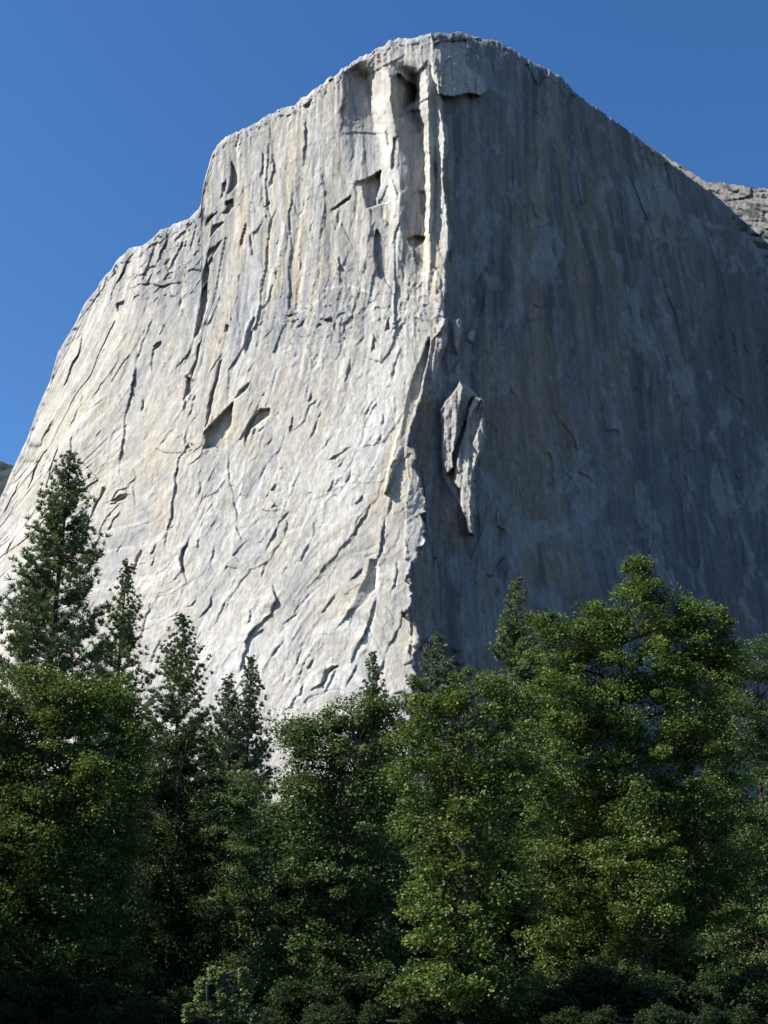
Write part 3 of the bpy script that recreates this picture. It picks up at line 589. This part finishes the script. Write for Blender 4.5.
def pine(name, top_u, top_v, D, mat, seed, width=.11, clear=.12, tuft=.42, dens=1.0, blades=20, lift=.35, foot_u=None):
    g = rs(seed); x, y, H = at(top_u, top_v, D); root = bpy.data.objects.new(name, None); C.objects.link(root)
    bx = x if foot_u is None else at(foot_u, 900, D)[0]
    root.location = (bx, D, float(ground_z(np.array(bx), np.array(float(D))))); H -= root.location[2]; dxl = x-bx
    axis = lambda z: np.array([dxl*(z/H)**1.0, 0, z])
    paths = [([axis(H*t)-np.array([0, 0, .2 if t == 0 else 0]) for t in np.linspace(0, 1, 8)], [H*.0115*(1-t)**.8+.02 for t in np.linspace(0, 1, 8)])]
    tc = []; td = []; z = H*clear
    while z < H*.995:
        t = 1-z/H; L = H*width*(1.15*t**.83) if t < .62 else H*width*.76
        for k in range(g.randint(4, 7)):
            a = g.uniform(0, 2*math.pi); l = L*g.uniform(.5, 1.18)+.15; s0 = axis(z+g.normal(0, .12))
            rise = lerp_pts(t, [(0, 1.1), (.12, .65), (.35, .2), (.7, -.12), (1, -.3)])*1.0
            dirv = np.array([math.cos(a), math.sin(a), rise]); n = max(4, int(l/.30)+2); ts = np.linspace(0, 1, n)
            p = s0+ts[:, None]*l*dirv[None, :]; p[:, 2] += lift*1.35*l*ts**2.4*.8-.14*l*np.sin(ts*math.pi)
            paths.append((p[[0, n//2, -1]], [.05*(.4+t), .035*(.4+t), .012]))
            m = ts > (.18 if t < .3 else .38)
            pm = p[m]; tc.append(pm); td.append(np.repeat(dirv[None], len(pm), 0))
            if l > .9:
                kk = int(l/.36*dens)
                for _ in range(kk):
                    q = p[g.randint(max(1, n//3), n)]; side = np.array([-math.sin(a), math.cos(a), 0])*g.choice([-1, 1]); sl_ = g.uniform(.12, .34)*l*.8
                    qq = q+side*sl_*g.uniform(.4, 1)+np.array([0, 0, g.uniform(-.05, .25)*sl_])+dirv*.15*l
                    tc.append(qq[None]); td.append((side+np.array([0, 0, .5]))[None])
        z += g.uniform(.5, .95)*(.5+.6*t)
    tc = np.concatenate(tc); td = np.concatenate(td); n = len(tc); tc = tc+g.normal(0, .08, tc.shape)
    k = blades; c = np.repeat(tc, k, 0); d0 = np.repeat(td/np.linalg.norm(td, axis=1)[:, None], k, 0)
    d = g.normal(0, 1, (n*k, 3)); d /= np.linalg.norm(d, axis=1)[:, None]; d = d*.85+d0*.6+np.array([0, 0, .45]); d /= np.linalg.norm(d, axis=1)[:, None]
    Ls = np.repeat(tuft*g.uniform(.7, 1.25, n)*np.clip(.55+(1-tc[:, 2]/H)*1.6, .55, 1), k)*g.uniform(.7, 1.1, n*k)
    s = np.cross(d, g.normal(0, 1, (n*k, 3))); s /= np.linalg.norm(s, axis=1)[:, None]
    wd = .06*D/80
    v = np.stack([c-s*wd*.5, c+s*wd*.5, c+d*Ls[:, None]+s*wd*.3, c+d*Ls[:, None]-s*wd*.3], 1).reshape(-1, 3)
    f = np.arange(n*k*4).reshape(-1, 4); tone = np.repeat(np.clip(np.repeat(g.rand(n)*.5, k)+g.rand(n*k)*.5, 0, 1), 4)
    tv, tf = tube(paths, 6)
    mesh_obj('trunk', tv, tf, M_BARK, root, smooth=True)
    mesh_obj('crown', v, f, mat, root, attrs={'tone': tone})
    return root
PG = 'conifers rising above the broadleaf trees'
for args, kw, lab in [
  (('pine_tree', 71, 455, 80, M_PINE, 1), dict(width=.175, dens=1.7), 'tallest dark pine at the left against the sunlit cliff'),
  (('pine_tree', 127, 563, 92, M_PINE, 2), dict(width=.145, dens=1.1, tuft=.38), 'narrow dark pine just right of the tallest pine at the left'),
  (('pine_tree', 184, 617, 98, M_PINE, 3), dict(width=.21, dens=.65, blades=20, tuft=.38), 'open airy pine with gaps between branches, third from the left'),
  (('pine_tree', 229, 677, 104, M_FIR, 4), dict(width=.15, dens=1.0, tuft=.36), 'shorter of the twin grey green pines, on their left side'),
  (('pine_tree', 251, 660, 106, M_FIR, 5), dict(width=.15, dens=1.0, tuft=.36), 'taller of the twin grey green pines, on their right side'),
  (('pine_tree', 373, 655, 112, M_FIR, 6), dict(width=.15, dens=1.0, tuft=.36), 'slim grey green pine behind the middle oak, against pale rock'),
  (('fir_tree', 438, 637, 104, M_FIR, 7), dict(width=.23, lift=.1, dens=1.6), 'bushy blue green fir in front of the foot of the shaded wall'),
  (('fir_tree', 515, 580, 92, M_PINE, 8), dict(width=.16, lift=.1, dens=1.7), 'dark pointed fir against the shaded wall, left of the highest oak'),
]:
    tag(pine(*args, **kw), lab, 'pine tree' if args[0] == 'pine_tree' else 'fir tree', PG)

OG = 'broadleaf trees along the meadow edge'
def oak(base_u, D, spec, mat, seed, lab, **kw):
    b, l = px_lobes(base_u, D, spec); o = broadleaf('oak_tree', b, l, mat, seed, **kw); return tag(o, lab, 'oak tree', OG)
oak(40, 46, [(-45,730,45,50),(8,712,42,40),(60,702,38,34),(108,712,30,32),(128,740,22,30),(-20,790,55,55),(50,780,55,50),(105,795,42,50),(20,860,60,55,-1),(80,880,55,60,1),(-30,900,55,60),(30,950,60,60,-1),(95,970,50,55)], M_OAK, 21,
    'wide dark green oak filling the left edge below the tallest pine', dens=1.15)
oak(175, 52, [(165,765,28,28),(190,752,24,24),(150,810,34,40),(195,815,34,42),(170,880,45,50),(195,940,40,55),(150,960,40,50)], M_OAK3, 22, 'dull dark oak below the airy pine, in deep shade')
oak(240, 60, [(228,800,20,24),(252,795,18,22),(235,850,30,40),(255,905,28,45),(225,940,35,55)], M_OAK2, 23, 'small oak with a few lit tufts under the twin pines', trunk_r=.2)
oak(340, 47, [(292,742,20,22),(300,728,20,12),(345,716,22,18),(320,748,24,20),(376,703,20,18),(312,768,28,30),(352,738,28,26),(385,728,24,26),(300,810,32,36),(345,790,36,36),(388,790,26,40),(310,870,42,42),(362,870,40,45),(330,930,44,46),(295,960,36,44),(375,955,36,44),(335,1000,46,36)], M_OAK2, 24,
    'grey green oak in the middle in front of the foot of the sunlit cliff', dens=1.05)
oak(640, 50, [(636,583,17,20),(638,568,8,11),(662,610,30,26),(610,615,26,24),(590,640,30,26),(690,640,30,30),(712,628,20,20),(728,655,18,22),(560,655,24,30),(548,628,10,12),(640,660,52,40),(575,700,45,40),(700,700,36,45),(640,740,60,50),(560,770,50,45),(710,780,40,50),(630,830,65,55,0),(560,860,50,50,2),(700,870,48,55,2),(640,930,62,55,1),(580,960,50,50,3),(640,880,40,40,-2)], M_OAK, 25,
    'highest and broadest oak, its crown peaking against the shaded wall', trunk_r=.30, dens=1.2)
oak(460, 40, [(430,712,26,26),(470,695,30,26),(505,700,28,24),(415,755,26,32),(455,760,40,38),(505,760,36,40),(430,820,34,38),(480,830,42,42),(440,880,34,34),(500,895,42,40),(435,935,34,26,-1),(475,960,44,36,-1),(430,990,36,26,-2),(500,1000,40,36)], M_OAK, 26,
    'bright leafy oak right of the middle with low sunlit boughs', trunk_r=.22)
oak(760, 58, [(735,672,22,24),(765,665,24,24),(800,670,30,30),(745,720,34,36),(790,730,40,40),(760,790,44,46),(740,860,40,50),(790,870,44,50),(755,940,46,54)], M_OAK2, 27,
    'oak at the right edge behind the highest oak', dens=.9)
# sapling in the foreground gap
b, l = px_lobes(222, 27, [(220,978,3,9),(223,996,5,9),(201,992,3,9),(207,1008,6,7),(243,976,3,8),(247,992,4,9),(241,1010,6,7),(189,1012,4,6),(222,1017,8,7),(234,1000,4,6),(254,1014,5,7),(212,974,2,6)])
tag(broadleaf('sapling', b, l, M_SAP, 31, leaf=.08, clump=.085, trunk_r=.014, dens=3.2), 'small pale green sapling low in the dark gap left of the middle', 'sapling')
# trees standing further back in the wood, copied from two
def copy_tree(o, loc, rz, sc, lab, group, cat):
    c = o.copy(); C.objects.link(c); c.location = loc; c.rotation_euler = (0, 0, rz); c.scale = sc
    for ch in list(o.children):
        d = ch.copy(); C.objects.link(d); d.parent = c
    return tag(c, lab, cat, group)
BG = 'background trees filling the wood'
BL = 'dark tree in the shaded wood behind the front row'
g = rs(77)
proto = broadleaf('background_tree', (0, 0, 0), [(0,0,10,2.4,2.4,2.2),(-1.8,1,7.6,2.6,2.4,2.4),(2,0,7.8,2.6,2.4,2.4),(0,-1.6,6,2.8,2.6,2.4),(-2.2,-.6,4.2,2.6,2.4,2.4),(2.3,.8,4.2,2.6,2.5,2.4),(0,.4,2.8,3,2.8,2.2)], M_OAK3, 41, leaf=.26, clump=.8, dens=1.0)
first = True
for D, hmax in ((66, 11.0), (78, 13.2)):
    for u in np.arange(-120, 900, 62):
        uu = u+g.uniform(-14, 14)+(30 if D == 78 else 0); x, y, z = at(uu, 820, D+g.uniform(-3, 3)); s = hmax/12.2*g.uniform(.86, 1.08)
        loc = (x, y, float(ground_z(np.array(x), np.array(y)))); rz = g.uniform(0, 6.28)
        if first: proto.location = loc; proto.rotation_euler = (0, 0, rz); proto.scale = (s*1.1, s*1.1, s); tag(proto, BL, 'tree', BG); first = False
        else: copy_tree(proto, loc, rz, (s*1.1, s*1.1, s), BL, BG, 'tree')

# understory shrubs between the trunks
SG = 'shrubs under the trees along the meadow edge'
def mk_shrub(seed):
    gg = rs(seed); lob = [(gg.uniform(-1.2, 1.2), gg.uniform(-.5, .5), gg.uniform(.5, 1.3), .8, .7, .6) for _ in range(7)]
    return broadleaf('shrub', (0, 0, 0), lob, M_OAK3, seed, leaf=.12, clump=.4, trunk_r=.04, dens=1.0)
SL = 'low dark shrub in the shade under the trees at the bottom edge'
shp = mk_shrub(51); first = True
for row, D in enumerate((43, 49, 56, 38.5)):
    for u in np.arange(-60, 830, 44 if row < 3 else 36):
        uu = u+g.uniform(-12, 12)+row*15
        if D in (43, 38.5) and abs(uu-222) < 40: continue
        x, y, z = at(uu, 980, D+g.uniform(-1, 1)*(2 if row < 3 else .6)); s_ = g.uniform(.8, 1.35)*(1 if row < 3 else .5); loc = (x, y, 0); rz = g.uniform(0, 6.28)
        if first: shp.location = loc; shp.scale = (s_,)*3; tag(shp, SL, 'shrub', SG); first = False
        else: copy_tree(shp, loc, rz, (s_*.8,)*3, SL, SG, 'shrub')
# unseen trees added left of the view to shade the lower crowns
for i, (x, y, h) in enumerate([(-27, 37, 18.5), (-27, 45, 18.5), (-26, 29, 18), (-35, 40, 21), (-30, 53, 18), (-23, 22, 15)]):
    copy_tree(proto, (x, y, 0), i*1.3, (h/12.2*1.1, h/12.2*1.1, h/12.2), 'unseen tree added left of the picture to shade the oaks', 'added shade trees left of the picture', 'tree')

# stunted pines along the brow of the mountain, three to five metres tall
tiny = pine('stunted_pine', 384, 912, 90, M_PINE, 61, width=.24, dens=.6, blades=9, tuft=.5, clear=.05); RG = 'stunted pines on the skyline'
hh = max(v_.co.z for v_ in tiny.children[1].data.vertices); first = True
RL = 'tiny dark stunted pine on the skyline of the granite mountain'
for u in list(g.uniform(128, 150, 4))+list(g.uniform(262, 480, 22))+list(g.uniform(500, 700, 20))+list(g.uniform(700, 768, 9)):
    k = int(np.argmin(np.abs(uc-u))); h = g.uniform(2.2, 5.0); s_ = h/hh
    loc = (float(X[0, k]*1.005), float(Y[0, k]+g.uniform(4, 12)), float(Z[0, k]-.3))
    if first: tiny.location = loc; tiny.scale = (s_,)*3; tag(tiny, RL, 'pine tree', RG); first = False
    else: copy_tree(tiny, loc, g.uniform(0, 6), (s_*1.2, s_*1.2, s_), RL, RG, 'pine tree')
